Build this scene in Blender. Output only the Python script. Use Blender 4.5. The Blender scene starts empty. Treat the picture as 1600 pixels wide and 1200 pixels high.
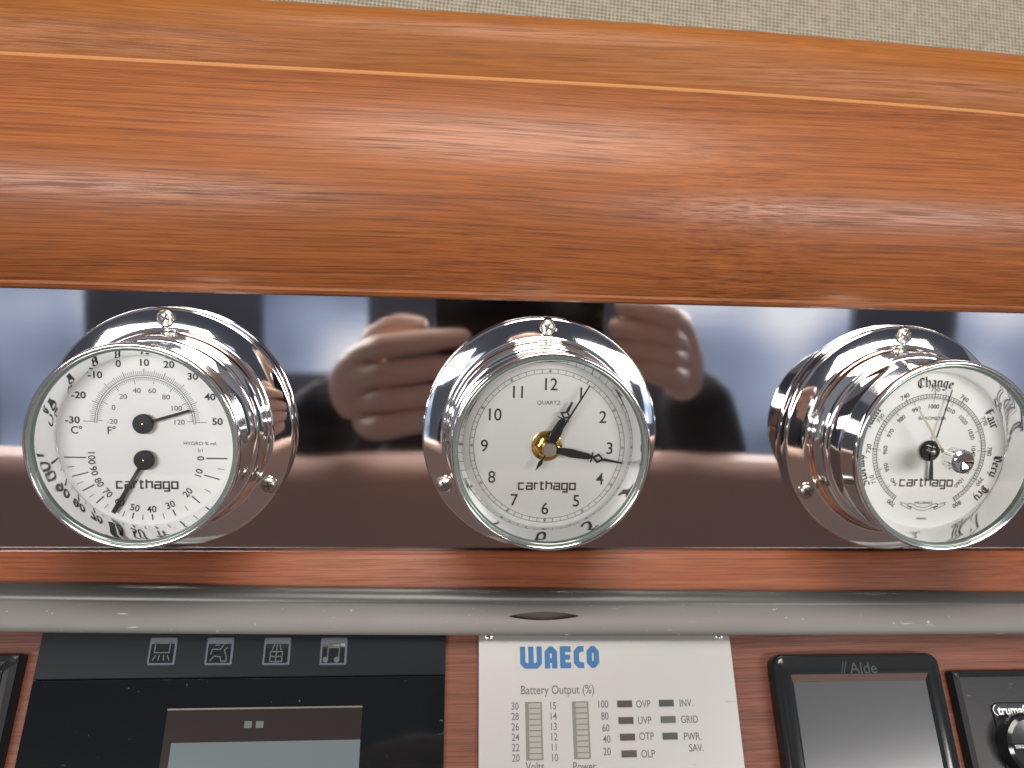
import bpy, bmesh, math
from mathutils import Vector, Matrix
R = math.radians
S = bpy.context.scene
COL = S.collection

# ---------------------------------------------------------------- camera
CAM_LOC = Vector((-0.03752, -0.32479, 0.05886))
cam_data = bpy.data.cameras.new('camera')
cam = bpy.data.objects.new('camera', cam_data); COL.objects.link(cam)
cam.location = CAM_LOC
cam.rotation_euler = (1.45505857, -0.02545529, -0.07463435)
cam_data.sensor_width = 36.0
cam_data.lens = 27.0119
cam_data.clip_start = 0.004
cam_data.clip_end = 60.0
cam_data.dof.use_dof = True
cam_data.dof.focus_distance = 0.285
cam_data.dof.aperture_fstop = 10.0
S.camera = cam
FPX = 1200.53
CAM_M = cam.rotation_euler.to_matrix()

# ---------------------------------------------------------------- light
w = bpy.data.worlds.new('World'); S.world = w; w.use_nodes = True
bg = w.node_tree.nodes['Background']
bg.inputs[0].default_value = (0.80, 0.86, 1.0, 1); bg.inputs[1].default_value = 0.28
def area(name, loc, target, sx, sy, power, col):
    l = bpy.data.lights.new(name, 'AREA'); l.shape = 'RECTANGLE'; l.size = sx; l.size_y = sy
    l.energy = power; l.color = col
    o = bpy.data.objects.new(name, l); COL.objects.link(o); o.location = loc
    o.rotation_euler = (Vector(target) - Vector(loc)).to_track_quat('-Z', 'Y').to_euler()
    return o
area('roof_window_lamp', (0.06, -0.60, 0.95), (0.03, -0.08, 0.06), 0.60, 0.65, 17.0, (1.0, 0.95, 0.88))
area('side_fill_lamp', (-0.80, -1.50, 0.33), (0.0, 0.0, 0.0), 0.8, 0.3, 20.0, (1.0, 0.97, 0.94))  # added fill lamps, left and right, that brighten the dials
area('side_fill_lamp', (0.85, -1.50, 0.33), (0.0, 0.0, 0.0), 0.8, 0.3, 20.0, (1.0, 0.97, 0.94))
S.view_settings.view_transform = 'Standard'; S.view_settings.look = 'None'
S.view_settings.exposure = 0.0; S.view_settings.gamma = 1.0
S.view_settings.use_curve_mapping = False
S.render.engine = 'CYCLES'
S.cycles.max_bounces = 14; S.cycles.glossy_bounces = 8; S.cycles.transparent_max_bounces = 16

# ---------------------------------------------------------------- helpers
def ray(px, py):
    return CAM_M @ Vector(((px - 800) / FPX, -(py - 600) / FPX, -1.0))
def link(o, parent=None):
    COL.objects.link(o)
    if parent is not None: o.parent = parent
    return o
def tag(o, label=None, cat=None, group=None, kind=None):
    if label: o['label'] = label
    if cat: o['category'] = cat
    if group: o['group'] = group
    if kind: o['kind'] = kind
    return o
def empty(name, loc, rot=(0, 0, 0)):
    o = bpy.data.objects.new(name, None); o.location = loc; o.rotation_euler = rot
    o.empty_display_size = 0.01
    return link(o)

class MB:
    """collects faces; build() links them as one mesh object"""
    def __init__(s): s.v = []; s.f = []
    def quad(s, pts):
        n = len(s.v); s.v += [tuple(p) for p in pts]; s.f.append(tuple(range(n, n + len(pts)))); return s
    def grid(s, rows, closed_u=False, closed_v=False):
        n = len(s.v); nu = len(rows[0]); nv = len(rows)
        for r in rows: s.v += [tuple(p) for p in r]
        for j in range(nv if closed_v else nv - 1):
            for i in range(nu if closed_u else nu - 1):
                a = n + j * nu + i; b = n + j * nu + (i + 1) % nu
                c = n + ((j + 1) % nv) * nu + (i + 1) % nu; d = n + ((j + 1) % nv) * nu + i
                s.f.append((a, b, c, d))
        return s
    def lathe(s, prof, seg=96, c=(0, 0, 0), cap0=False, cap1=False):
        rows = []
        for (r, z) in prof:
            rows.append([(c[0] + r * math.cos(2 * math.pi * k / seg), c[1] + r * math.sin(2 * math.pi * k / seg), c[2] + z) for k in range(seg)])
        n = len(s.v); s.grid(rows, closed_u=True)
        if cap0: s.f.append(tuple(n + k for k in reversed(range(seg))))
        if cap1: s.f.append(tuple(n + (len(prof) - 1) * seg + k for k in range(seg)))
        return s
    def box(s, x0, x1, y0, y1, z0, z1):
        n = len(s.v)
        s.v += [(x0, y0, z0), (x1, y0, z0), (x1, y1, z0), (x0, y1, z0), (x0, y0, z1), (x1, y0, z1), (x1, y1, z1), (x0, y1, z1)]
        for f in ((0, 3, 2, 1), (4, 5, 6, 7), (0, 1, 5, 4), (1, 2, 6, 5), (2, 3, 7, 6), (3, 0, 4, 7)):
            s.f.append(tuple(n + k for k in f))
        return s
    def prism(s, pts, z0, z1):
        n = len(s.v); m = len(pts)
        s.v += [(p[0], p[1], z0) for p in pts] + [(p[0], p[1], z1) for p in pts]
        s.f.append(tuple(n + k for k in reversed(range(m)))); s.f.append(tuple(n + m + k for k in range(m)))
        for k in range(m): s.f.append((n + k, n + (k + 1) % m, n + m + (k + 1) % m, n + m + k))
        return s
    def stroke(s, pts, wd, z, closed=False):
        """flat ribbon of constant width with mitred corners"""
        P = [Vector((p[0], p[1])) for p in pts]; m = len(P); L = []; Rr = []
        for i in range(m):
            a = P[i - 1] if (i > 0 or closed) else None
            b = P[(i + 1) % m] if (i < m - 1 or closed) else None
            d1 = (P[i] - a).normalized() if a is not None else None
            d2 = (b - P[i]).normalized() if b is not None else None
            if d1 is None: d1 = d2
            if d2 is None: d2 = d1
            n1 = Vector((-d1.y, d1.x)); n2 = Vector((-d2.y, d2.x)); nn = n1 + n2
            if nn.length < 1e-6: nn = n1
            nn.normalize(); k = 1.0 / max(0.5, nn.dot(n1))
            L.append(P[i] + nn * wd / 2 * k); Rr.append(P[i] - nn * wd / 2 * k)
        for i in range(m if closed else m - 1):
            j = (i + 1) % m
            s.quad([(Rr[i].x, Rr[i].y, z), (Rr[j].x, Rr[j].y, z), (L[j].x, L[j].y, z), (L[i].x, L[i].y, z)])
        return s
    def nib(s, pts, wd, z, ang=40.0, th=0.12):
        """broad pen: sweeps a slanted nib edge along the line"""
        nx, ny = math.cos(R(ang)) * wd / 2, math.sin(R(ang)) * wd / 2
        for (a, b) in zip(pts[:-1], pts[1:]):
            d = Vector((b[0] - a[0], b[1] - a[1])); cr = d.x * ny - d.y * nx
            q = [(a[0] - nx, a[1] - ny, z), (b[0] - nx, b[1] - ny, z), (b[0] + nx, b[1] + ny, z), (a[0] + nx, a[1] + ny, z)]
            if cr > 0: q.reverse()
            s.quad(q)
            s.stroke([a, b], wd * th, z + 0.00001)
        return s
    def disc(s, cx, cy, r, z, seg=24):
        return s.quad([(cx + r * math.cos(2 * math.pi * k / seg), cy + r * math.sin(2 * math.pi * k / seg), z) for k in range(seg)])
    def text(s, body, size, x, y, z, rot=0.0, sx=1.0, align='CENTER', bold=0.0):
        vs, fs = text_mesh(body, align, bold)
        n = len(s.v); c, sn = math.cos(rot), math.sin(rot)
        for (a, b) in vs:
            a *= size * sx; b = (b - 0.355) * size
            s.v.append((x + a * c - b * sn, y + a * sn + b * c, z))
        for f in fs: s.f.append(tuple(n + k for k in f))
        return s
    def build(s, name, mat, parent=None, smooth=False, angle=40):
        me = bpy.data.meshes.new(name); me.from_pydata(s.v, [], s.f); me.update()
        if smooth:
            for p in me.polygons: p.use_smooth = True
            me.set_sharp_from_angle(angle=R(angle))
        me.materials.append(mat)
        o = bpy.data.objects.new(name, me)
        return link(o, parent)
_tc = {}
def text_mesh(body, align, bold):
    k = (body, align, bold)
    if k not in _tc:
        cu = bpy.data.curves.new('t', 'FONT'); cu.body = body; cu.align_x = align; cu.size = 1.0; cu.offset = bold
        cu.resolution_u = 4
        o = bpy.data.objects.new('t', cu); COL.objects.link(o)
        dg = bpy.context.evaluated_depsgraph_get()
        me = bpy.data.meshes.new_from_object(o.evaluated_get(dg))
        _tc[k] = ([(v.co.x, v.co.y) for v in me.vertices], [tuple(p.vertices) for p in me.polygons])
        bpy.data.objects.remove(o); bpy.data.curves.remove(cu); bpy.data.meshes.remove(me)
    return _tc[k]
def rrect(x0, x1, y0, y1, r, n=5):
    pts = []
    for (cx, cy, a0) in ((x1 - r, y0 + r, -90), (x1 - r, y1 - r, 0), (x0 + r, y1 - r, 90), (x0 + r, y0 + r, 180)):
        for k in range(n + 1):
            a = R(a0 + 90 * k / n); pts.append((cx + r * math.cos(a), cy + r * math.sin(a)))
    return pts
def bevelled_slab(pts, z0, z1, b):
    """prism with a bevelled front edge (pts counter-clockwise)"""
    m = MB(); n = len(pts)
    cx = sum(p[0] for p in pts) / n; cy = sum(p[1] for p in pts) / n
    ins = []
    for i in range(n):
        p = Vector(pts[i]); a = Vector(pts[i - 1]); c = Vector(pts[(i + 1) % n])
        d = (c - a).normalized(); nn = Vector((-d.y, d.x)); ins.append((p + nn * b))
    rows = [[(p[0], p[1], z0) for p in pts], [(p[0], p[1], z1 - b) for p in pts],
            [(p[0] * .7 + q.x * .3, p[1] * .7 + q.y * .3, z1 - b * .3) for p, q in zip(pts, ins)], [(q.x, q.y, z1) for q in ins]]
    m.grid(rows, closed_u=True); k = len(m.v)
    m.f.append(tuple(range(k - n, k)))
    return m

# ---------------------------------------------------------------- materials
def mat(name, col, rough=0.5, metal=0.0, coat=0.0, spec=0.5):
    m = bpy.data.materials.new(name); m.use_nodes = True
    b = m.node_tree.nodes['Principled BSDF']
    b.inputs['Base Color'].default_value = (*col, 1); b.inputs['Roughness'].default_value = rough
    b.inputs['Metallic'].default_value = metal; b.inputs['Coat Weight'].default_value = coat
    b.inputs['Coat Roughness'].default_value = 0.06; b.inputs['Specular IOR Level'].default_value = spec
    return m
def nodes(m):
    nt = m.node_tree
    return nt, nt.nodes, nt.links, nt.nodes['Principled BSDF']
def micro(m, scale=900.0, strength=0.05, rvar=0.0, stretch=(1, 1, 1)):
    """fine relief and a little uneven gloss"""
    nt, N, L, b = nodes(m)
    tc = N.new('ShaderNodeTexCoord'); mp = N.new('ShaderNodeMapping'); mp.inputs['Scale'].default_value = stretch
    L.new(tc.outputs['Object'], mp.inputs[0])
    nz = N.new('ShaderNodeTexNoise'); nz.inputs['Scale'].default_value = scale; nz.inputs['Detail'].default_value = 3
    L.new(mp.outputs[0], nz.inputs['Vector'])
    bp = N.new('ShaderNodeBump'); bp.inputs['Strength'].default_value = strength; bp.inputs['Distance'].default_value = 0.0005
    L.new(nz.outputs['Fac'], bp.inputs['Height']); L.new(bp.outputs[0], b.inputs['Normal'])
    if rvar:
        n2 = N.new('ShaderNodeTexNoise'); n2.inputs['Scale'].default_value = 60; n2.inputs['Detail'].default_value = 5
        L.new(mp.outputs[0], n2.inputs['Vector'])
        mr = N.new('ShaderNodeMapRange'); r0 = b.inputs['Roughness'].default_value
        mr.inputs[3].default_value = max(0.01, r0 - rvar); mr.inputs[4].default_value = r0 + rvar
        L.new(n2.outputs['Fac'], mr.inputs[0]); L.new(mr.outputs[0], b.inputs['Roughness'])
    return m
def wood(name, dark, light, rough=0.33, seed=0.0, fig=1.0, spec=0.24):
    m = mat(name, light, rough, coat=0.0, spec=spec); nt, N, L, b = nodes(m)
    tc = N.new('ShaderNodeTexCoord')
    mp = N.new('ShaderNodeMapping'); mp.inputs['Location'].default_value = (seed, seed * .7, seed * .3)
    L.new(tc.outputs['Object'], mp.inputs[0])
    # slow wander of the grain
    wn = N.new('ShaderNodeTexNoise'); wn.inputs['Scale'].default_value = 4.0; wn.inputs['Detail'].default_value = 1
    L.new(mp.outputs[0], wn.inputs['Vector'])
    sub = N.new('ShaderNodeVectorMath'); sub.operation = 'SUBTRACT'; sub.inputs[1].default_value = (.5, .5, .5)
    L.new(wn.outputs['Color'], sub.inputs[0])
    ml = N.new('ShaderNodeVectorMath'); ml.operation = 'MULTIPLY'; ml.inputs[1].default_value = (0, 0.010 * fig, 0.010 * fig)
    L.new(sub.outputs[0], ml.inputs[0])
    ad = N.new('ShaderNodeVectorMath'); L.new(mp.outputs[0], ad.inputs[0]); L.new(ml.outputs[0], ad.inputs[1])
    def tex(sx, sz, det, rgh=0.6):
        k = N.new('ShaderNodeMapping'); k.inputs['Scale'].default_value = (sx, sz, sz); L.new(ad.outputs[0], k.inputs[0])
        t = N.new('ShaderNodeTexNoise'); t.inputs['Scale'].default_value = 1.0; t.inputs['Detail'].default_value = det
        t.inputs['Roughness'].default_value = rgh; L.new(k.outputs[0], t.inputs['Vector']); return t
    broad = tex(1.6, 45, 2, .5); fine = tex(5, 950, 4, 0.6); pores = tex(38, 2400, 3)
    def ramp(src, a, bb, lo=0.0, hi=1.0):
        r = N.new('ShaderNodeMapRange'); r.inputs[1].default_value = a; r.inputs[2].default_value = bb
        r.inputs[3].default_value = lo; r.inputs[4].default_value = hi; L.new(src, r.inputs[0]); return r
    f1 = ramp(broad.outputs['Fac'], .3, .7); f2 = ramp(fine.outputs['Fac'], .32, .68); f3 = ramp(pores.outputs['Fac'], .36, .58)
    def math2(op, a, bv):
        k = N.new('ShaderNodeMath'); k.operation = op
        L.new(a, k.inputs[0])
        if isinstance(bv, float): k.inputs[1].default_value = bv
        else: L.new(bv, k.inputs[1])
        return k.outputs[0]
    s1 = math2('MULTIPLY', f1.outputs[0], 0.24); s2 = math2('MULTIPLY', f2.outputs[0], 0.40); s3 = math2('MULTIPLY', f3.outputs[0], 0.36)
    tot = math2('ADD', math2('ADD', s1, s2), s3)
    cr = N.new('ShaderNodeValToRGB'); e = cr.color_ramp.elements
    e[0].position = 0.12; e[0].color = (*dark, 1); e[1].position = 0.88; e[1].color = (*light, 1)
    L.new(tot, cr.inputs[0]); L.new(cr.outputs[0], b.inputs['Base Color'])
    rr = ramp(f3.outputs[0], 0, 1, rough + .14, rough - .05); L.new(rr.outputs[0], b.inputs['Roughness'])
    bp = N.new('ShaderNodeBump'); bp.inputs['Strength'].default_value = 0.05; bp.inputs['Distance'].default_value = 0.0002
    L.new(math2('ADD', s2, s3), bp.inputs['Height']); L.new(bp.outputs[0], b.inputs['Normal'])
    return m
M = {}
M['door'] = wood('cherry wood', (0.066, 0.0185, 0.0055), (0.235, 0.075, 0.0220), 0.34)
M['trim'] = wood('cherry wood in yellower light', (0.105, 0.029, 0.0035), (0.230, 0.074, 0.0090), 0.46, 3.1)  # same wood; the yellower light on the moulding is put into its colour
M['ledge'] = wood('cherry wood in redder light', (0.075, 0.020, 0.0075), (0.225, 0.068, 0.028), 0.38, 5.7)  # same wood as the door, the light on the board put into its tone
M['console'] = wood('cherry wood in dimmer light', (0.055, 0.017, 0.010), (0.155, 0.052, 0.031), 0.45, 9.3)  # same wood again, its dimmer light put into a darker colour
M['edge_band'] = mat('wood edging with painted highlight', (0.36, 0.15, 0.042), 0.55)  # door edging; the light its edge catches is painted as a paler colour
M['chrome'] = micro(mat('polished chrome', (0.86, 0.85, 0.83), 0.045, 1.0), 260, 0.012, 0.025)
M['bezel'] = micro(mat('polished chrome bezel', (0.80, 0.79, 0.77), 0.06, 1.0), 260, 0.012, 0.03)
M['inner'] = mat('polished inner wall', (0.88, 0.88, 0.88), 0.035, 1.0)
M['screw'] = micro(mat('nickel screw', (0.50, 0.47, 0.43), 0.30, 1.0), 1500, 0.1, 0.08)
M['recess'] = mat('dark recess', (0.03, 0.028, 0.026), 0.5)
M['panel'] = micro(mat('dark mirror laminate', (0.47, 0.44, 0.44), 0.04, 1.0), 60, 0.05, 0.03, (0.12, 1, 1))
M['dial_white'] = micro(mat('white dial', (0.80, 0.797, 0.79), 0.5), 2500, 0.03)
M['dial_silver'] = micro(mat('silver dial', (0.60, 0.597, 0.585), 0.36, 0.25), 2500, 0.05)
M['dial_cream'] = micro(mat('cream dial', (0.79, 0.782, 0.755), 0.5), 2500, 0.03)
M['ink'] = mat('black print', (0.012, 0.012, 0.013), 0.5)
M['ink_grey'] = mat('grey print', (0.05, 0.05, 0.05), 0.5)
M['black'] = mat('black lacquer', (0.010, 0.010, 0.011), 0.35)
M['brass'] = mat('brass', (0.80, 0.56, 0.20), 0.18, 1.0)
M['gilt'] = mat('pale gilt needle', (0.52, 0.47, 0.36), 0.3, 1.0)
M['blackchrome'] = mat('dark polished hub', (0.22, 0.20, 0.17), 0.10, 1.0)
M['edge'] = mat('green glass edge', (0.14, 0.17, 0.155), 0.10, 0.3, 0.5)
M['rail_dark'] = micro(mat('dark satin rail', (0.034, 0.032, 0.030), 0.36, 0.0), 700, 0.03, 0.06, (0.1, 1, 1))
M['rail'] = micro(mat('taupe satin rail', (0.118, 0.110, 0.101), 0.58, 0.0), 1800, 0.12, 0.10)
M['plate'] = micro(mat('silver plate', (0.285, 0.279, 0.268), 0.42, 0.4), 3500, 0.06)
M['blue'] = mat('blue print', (0.002, 0.070, 0.19), 0.45)
M['grey_txt'] = mat('dark grey print', (0.055, 0.055, 0.06), 0.5)
M['seg_frame'] = mat('grey bar window', (0.115, 0.117, 0.10), 0.35)
M['seg'] = mat('pale bar segment', (0.225, 0.218, 0.195), 0.3)
M['led_red'] = mat('unlit red led', (0.050, 0.036, 0.037), 0.25)
M['led_green'] = mat('unlit green led', (0.036, 0.046, 0.044), 0.25)
M['led_olive'] = mat('unlit olive led', (0.066, 0.068, 0.052), 0.25)
M['gloss'] = micro(mat('black glass', (0.005, 0.006, 0.007), 0.06, 0, 0.0, 0.32), 40, 0.01)
M['gloss2'] = micro(mat('black satin glass', (0.007, 0.009, 0.011), 0.25, spec=0.22), 900, 0.02)
M['plastic'] = micro(mat('black plastic', (0.009, 0.009, 0.010), 0.36, spec=0.25), 1500, 0.06, 0.05)
M['plastic_gloss'] = micro(mat('glossy black plastic', (0.010, 0.011, 0.012), 0.12), 300, 0.01)
M['screen'] = mat('grey screen', (0.055, 0.056, 0.060), 0.16)
M['lcd'] = mat('pale lcd', (0.085, 0.102, 0.108), 0.12)
M['lcd_brown'] = mat('brown lcd border', (0.020, 0.015, 0.014), 0.10)
M['icon_line'] = mat('icon outline', (0.05, 0.054, 0.075), 0.35)
M['icon_dim'] = mat('icon drawing', (0.036, 0.038, 0.043), 0.4)
M['lip'] = mat('brown lip', (0.10, 0.08, 0.065), 0.3)
M['white_txt'] = mat('white print', (0.62, 0.62, 0.60), 0.5)
M['emboss'] = mat('embossed lettering', (0.022, 0.022, 0.024), 0.3, spec=0.3)
M['jacket'] = micro(mat('navy jacket cloth', (0.018, 0.020, 0.028), 0.8), 300, 0.4)
M['skin'] = micro(mat('skin', (0.80, 0.54, 0.43), 0.42), 700, 0.15)
M['nail'] = mat('finger nail', (0.68, 0.44, 0.36), 0.25)
M['hair'] = micro(mat('brown hair', (0.05, 0.03, 0.018), 0.55), 300, 0.8, 0, (1, 1, .1))
M['cushion'] = micro(mat('taupe leather', (0.58, 0.40, 0.33), 0.5), 500, 0.1)
def specks(m, scale, lo, col):
    """sparse dust and fine scratches"""
    nt, N, L, b = nodes(m)
    tc = N.new('ShaderNodeTexCoord'); fac = None
    for st, sc in (((1, 1, 1), scale), ((.25, 1, 3), scale * .6)):
        mp = N.new('ShaderNodeMapping'); mp.inputs['Scale'].default_value = st; mp.inputs['Rotation'].default_value = (0, .3, .2); L.new(tc.outputs['Object'], mp.inputs[0])
        nz = N.new('ShaderNodeTexNoise'); nz.inputs['Scale'].default_value = sc; nz.inputs['Detail'].default_value = 2; L.new(mp.outputs[0], nz.inputs['Vector'])
        mr = N.new('ShaderNodeMapRange'); mr.inputs[1].default_value = lo; mr.inputs[2].default_value = lo + .04; mr.inputs[4].default_value = .6; L.new(nz.outputs['Fac'], mr.inputs[0])
        if fac is None: fac = mr.outputs[0]
        else:
            ad = N.new('ShaderNodeMath'); ad.use_clamp = True; L.new(fac, ad.inputs[0]); L.new(mr.outputs[0], ad.inputs[1]); fac = ad.outputs[0]
    mx = N.new('ShaderNodeMix'); mx.data_type = 'RGBA'; mx.inputs[6].default_value = b.inputs['Base Color'].default_value[:]; mx.inputs[7].default_value = (*col, 1)
    L.new(fac, mx.inputs[0]); L.new(mx.outputs[2], b.inputs['Base Color']); return m
specks(M['rail'], 420, .72, (.42, .40, .37)); specks(M['plastic'], 500, .73, (.09, .09, .09)); specks(M['gloss'], 380, .735, (.10, .10, .10)); specks(M['plate'], 600, .74, (.2, .19, .18))
M['wall'] = mat('blue grey cabin wall', (0.20, 0.21, 0.25), 0.6)
# clear glass: mirror-like by Fresnel, otherwise see-through
g = bpy.data.materials.new('clear glass'); g.use_nodes = True
nt = g.node_tree; nt.nodes.clear()
out = nt.nodes.new('ShaderNodeOutputMaterial'); mx = nt.nodes.new('ShaderNodeMixShader')
fr = nt.nodes.new('ShaderNodeFresnel'); fr.inputs[0].default_value = 1.5
tr = nt.nodes.new('ShaderNodeBsdfTransparent'); tr.inputs[0].default_value = (0.975, 0.985, 0.978, 1)
gl = nt.nodes.new('ShaderNodeBsdfGlossy'); gl.inputs['Roughness'].default_value = 0.01
nt.links.new(fr.outputs[0], mx.inputs[0]); nt.links.new(tr.outputs[0], mx.inputs[1]); nt.links.new(gl.outputs[0], mx.inputs[2])
nt.links.new(mx.outputs[0], out.inputs[0]); M['glass'] = g
# headliner fabric with rows of tiny holes
hm = mat('perforated headliner', (0.42, 0.38, 0.30), 0.85); nt, N, L, b = nodes(hm)
tc = N.new('ShaderNodeTexCoord'); mp = N.new('ShaderNodeMapping'); mp.inputs['Rotation'].default_value = (0, R(40), 0)
mp.inputs['Scale'].default_value = (2400, 0, 2400); L.new(tc.outputs['Object'], mp.inputs[0])
sp = N.new('ShaderNodeSeparateXYZ'); L.new(mp.outputs[0], sp.inputs[0])
def mth(op, a, c=None):
    k = N.new('ShaderNodeMath'); k.operation = op; L.new(a, k.inputs[0])
    if c is not None:
        if isinstance(c, float): k.inputs[1].default_value = c
        else: L.new(c, k.inputs[1])
    return k.outputs[0]
pr = mth('MULTIPLY', mth('SINE', sp.outputs[0]), mth('SINE', sp.outputs[2]))
fz = N.new('ShaderNodeTexNoise'); fz.inputs['Scale'].default_value = 260; fz.inputs['Detail'].default_value = 3; L.new(tc.outputs['Object'], fz.inputs['Vector'])
pr = mth('ADD', pr, mth('MULTIPLY', mth('SUBTRACT', fz.outputs['Fac'], 0.5), 1.6))
mr = N.new('ShaderNodeMapRange'); mr.inputs[1].default_value = -0.3; mr.inputs[2].default_value = 0.9; L.new(pr, mr.inputs[0])
mix = N.new('ShaderNodeMix'); mix.data_type = 'RGBA'; L.new(mr.outputs[0], mix.inputs[0])
mix.inputs[6].default_value = (0.20, 0.172, 0.128, 1); mix.inputs[7].default_value = (0.085, 0.072, 0.052, 1)
L.new(mix.outputs[2], b.inputs['Base Color'])
bp = N.new('ShaderNodeBump'); bp.invert = True; bp.inputs['Strength'].default_value = 0.6; bp.inputs['Distance'].default_value = 0.001
L.new(mr.outputs[0], bp.inputs['Height']); L.new(bp.outputs[0], b.inputs['Normal']); M['headliner'] = hm

# ---------------------------------------------------------------- the setting
ZB, ZT = -0.0517, 0.0565
XS = [-0.42 + 0.84 * i / 60 for i in range(61)]
def sweep(name, prof, matl, smooth=True, warp=None, angle=35):
    """profile of (y, z) points drawn along x"""
    m = MB(); rows = []
    for (y, z) in prof:
        rows.append([(x, *(warp(x, y, z) if warp else (y, z))) for x in XS])
    m.grid(rows)
    return m.build(name, matl, None, smooth, angle)
p = MB().box(-0.42, 0.42, 0.0, 0.012, ZB - 0.004, ZT + 0.012).build('mirror_panel', M['panel'])
tag(p, 'dark mirror-finish strip that carries the three round chrome instruments', 'panel')
def sag(x): return 0.085 * max(0.0, x) ** 2 + 0.006 * x
def warp_top(x, y, z):
    t = min(1, max(0, (z - ZT) / 0.10))
    return (y, z - sag(x) * t)
# cabinet door: bulges, its top leaning back, with a rounded upper edge
prof = [(0.010, ZT - 0.0005), (-0.0055, ZT), (-0.0075, ZT + 0.0006), (-0.0083, ZT + 0.002), (-0.0080, ZT + 0.0032), (-0.0086, ZT + 0.0042)]
for k in range(1, 25):
    t = k / 24.0
    prof.append((-0.0086 - 0.0125 * math.sin(t * 2.3) + 0.0255 * t ** 2.3, ZT + 0.0042 + 0.0868 * t))
yt, zt = prof[-1]
prof += [(yt + 0.0009, zt + 0.0006), (yt + 0.0024, zt + 0.0007), (yt + 0.014, zt - 0.0002)]
door = sweep('cabinet_door', prof, M['door'], warp=warp_top)
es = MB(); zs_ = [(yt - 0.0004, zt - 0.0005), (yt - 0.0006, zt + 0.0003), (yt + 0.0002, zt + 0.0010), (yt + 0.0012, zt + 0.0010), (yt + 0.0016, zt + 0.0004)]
es.grid([[(x, *warp_top(x, y, z)) for x in XS] for y, z in zs_]); es.build('lit_edge_strip', M['edge_band'], door, True, 60)  # edging bead, its highlight painted in
tag(door, 'bulging glossy cherry wood cabinet door above the mirror strip', 'cabinet door')
# moulding over the door
prof = [(yt + 0.016, zt - 0.004), (yt + 0.0095, zt + 0.0015)]
for k in range(0, 13):                      # broad, slightly rounded face that rolls over at the top
    t = k / 12.0
    prof.append((yt + 0.0090 - 0.0016 * math.sin(t * 2.6) + 0.009 * t ** 5, zt + 0.003 + 0.0290 * t))
prof += [(yt + 0.024, zt + 0.0333), (yt + 0.034, zt + 0.0338)]
trim = sweep('wood_moulding', prof, M['trim'], warp=warp_top)
tag(trim, 'rounded ochre wood moulding between the cabinet door and the fabric ceiling', 'moulding')
hl = MB().grid([[(x, yt + 0.030, zt + 0.0) for x in XS], [(x, yt + 0.10, zt + 0.22) for x in XS]]).build('ceiling', M['headliner'])
tag(hl, kind='structure')

# ledge, rail
def warp_l(x, y, z):
    t = min(1, max(0, (ZB - z) / 0.012))
    return (y, z - (0.014 * x - 0.0125 * x * x) * t)
prof = [(0.004, ZB - 0.0012), (-0.0010, ZB - 0.0008), (-0.0020, ZB - 0.0002), (-0.0034, ZB - 0.0004), (-0.0046, ZB - 0.0014), (-0.0056, ZB - 0.0030), (-0.0130, ZB - 0.0150), (-0.0140, ZB - 0.017)]
tag(sweep('wood_ledge', prof, M['ledge'], warp=warp_l), 'narrow reddish wood board under the three round instruments', 'ledge')
prof = [(-0.0115, ZB - 0.0165)] + [(-0.0180 + 0.0058 * math.cos(a), ZB - 0.0165 + 0.0052 * math.sin(a)) for a in [R(35 + 150 * k / 14.0) for k in range(15)]] + [(-0.0238, ZB - 0.023)]
tag(sweep('rail_bead', prof, M['rail_dark'], warp=warp_l), 'dark satin bead running along the foot of the wood board', 'trim strip')
prof = [(-0.0190, ZB - 0.0185), (-0.0225, ZB - 0.0155)]
for k in range(0, 15):
    a = R(92 + 88 * k / 14.0)
    prof.append((-0.0243 + 0.0100 * math.cos(a), ZB - 0.0232 + 0.0078 * math.sin(a)))
prof += [(-0.0340, ZB - 0.0240), (-0.0330, ZB - 0.0246), (-0.0190, ZB - 0.0246)]
def warp_r(x, y, z): return (y, z - (0.0105 * x - 0.025 * x * x))
rail = sweep('rail', prof, M['rail'], warp=warp_r)
# lens-shaped finger hole cut through the rail
lens = []
hw = 0.0145
vpt = CAM_LOC + ray(850, 963) * 0.3086
for k in range(13): lens.append((vpt.x - hw + 2 * hw * k / 12, vpt.z + 0.0019 * math.sin(math.pi * k / 12) ** 0.8))
for k in range(1, 12): lens.append((vpt.x + hw - 2 * hw * k / 12, vpt.z - 0.0017 * math.sin(math.pi * k / 12) ** 0.8))
cm = MB(); n = len(lens)
cm.v = [(a, -0.045, b + 0.006) for a, b in lens] + [(a, -0.0235, b - 0.0032) for a, b in lens]
cm.f = [tuple(range(n)), tuple(reversed(range(n, 2 * n)))] + [(k, n + k, n + (k + 1) % n, (k + 1) % n) for k in range(n)]
cutter = cm.build('cutter', M['recess'])
# close the rail into a solid first so that the cut is clean
bm = bmesh.new(); bm.from_mesh(rail.data)
bmesh.ops.holes_fill(bm, edges=[e for e in bm.edges if e.is_boundary], sides=0)
bnd = [e for e in bm.edges if e.is_boundary]
if bnd: bmesh.ops.contextual_create(bm, geom=bnd)
bmesh.ops.recalc_face_normals(bm, faces=bm.faces); bm.to_mesh(rail.data); bm.free()
bm = bmesh.new(); bm.from_mesh(cutter.data); bmesh.ops.recalc_face_normals(bm, faces=bm.faces); bm.to_mesh(cutter.data); bm.free()
bo = rail.modifiers.new('cut', 'BOOLEAN'); bo.operation = 'DIFFERENCE'; bo.object = cutter; bo.solver = 'EXACT'
dg = bpy.context.evaluated_depsgraph_get()
nm = bpy.data.meshes.new_from_object(rail.evaluated_get(dg)); rail.modifiers.clear(); rail.data = nm
for pl in nm.polygons: pl.use_smooth = True
nm.set_sharp_from_angle(angle=R(35))
bpy.data.objects.remove(cutter)
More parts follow.
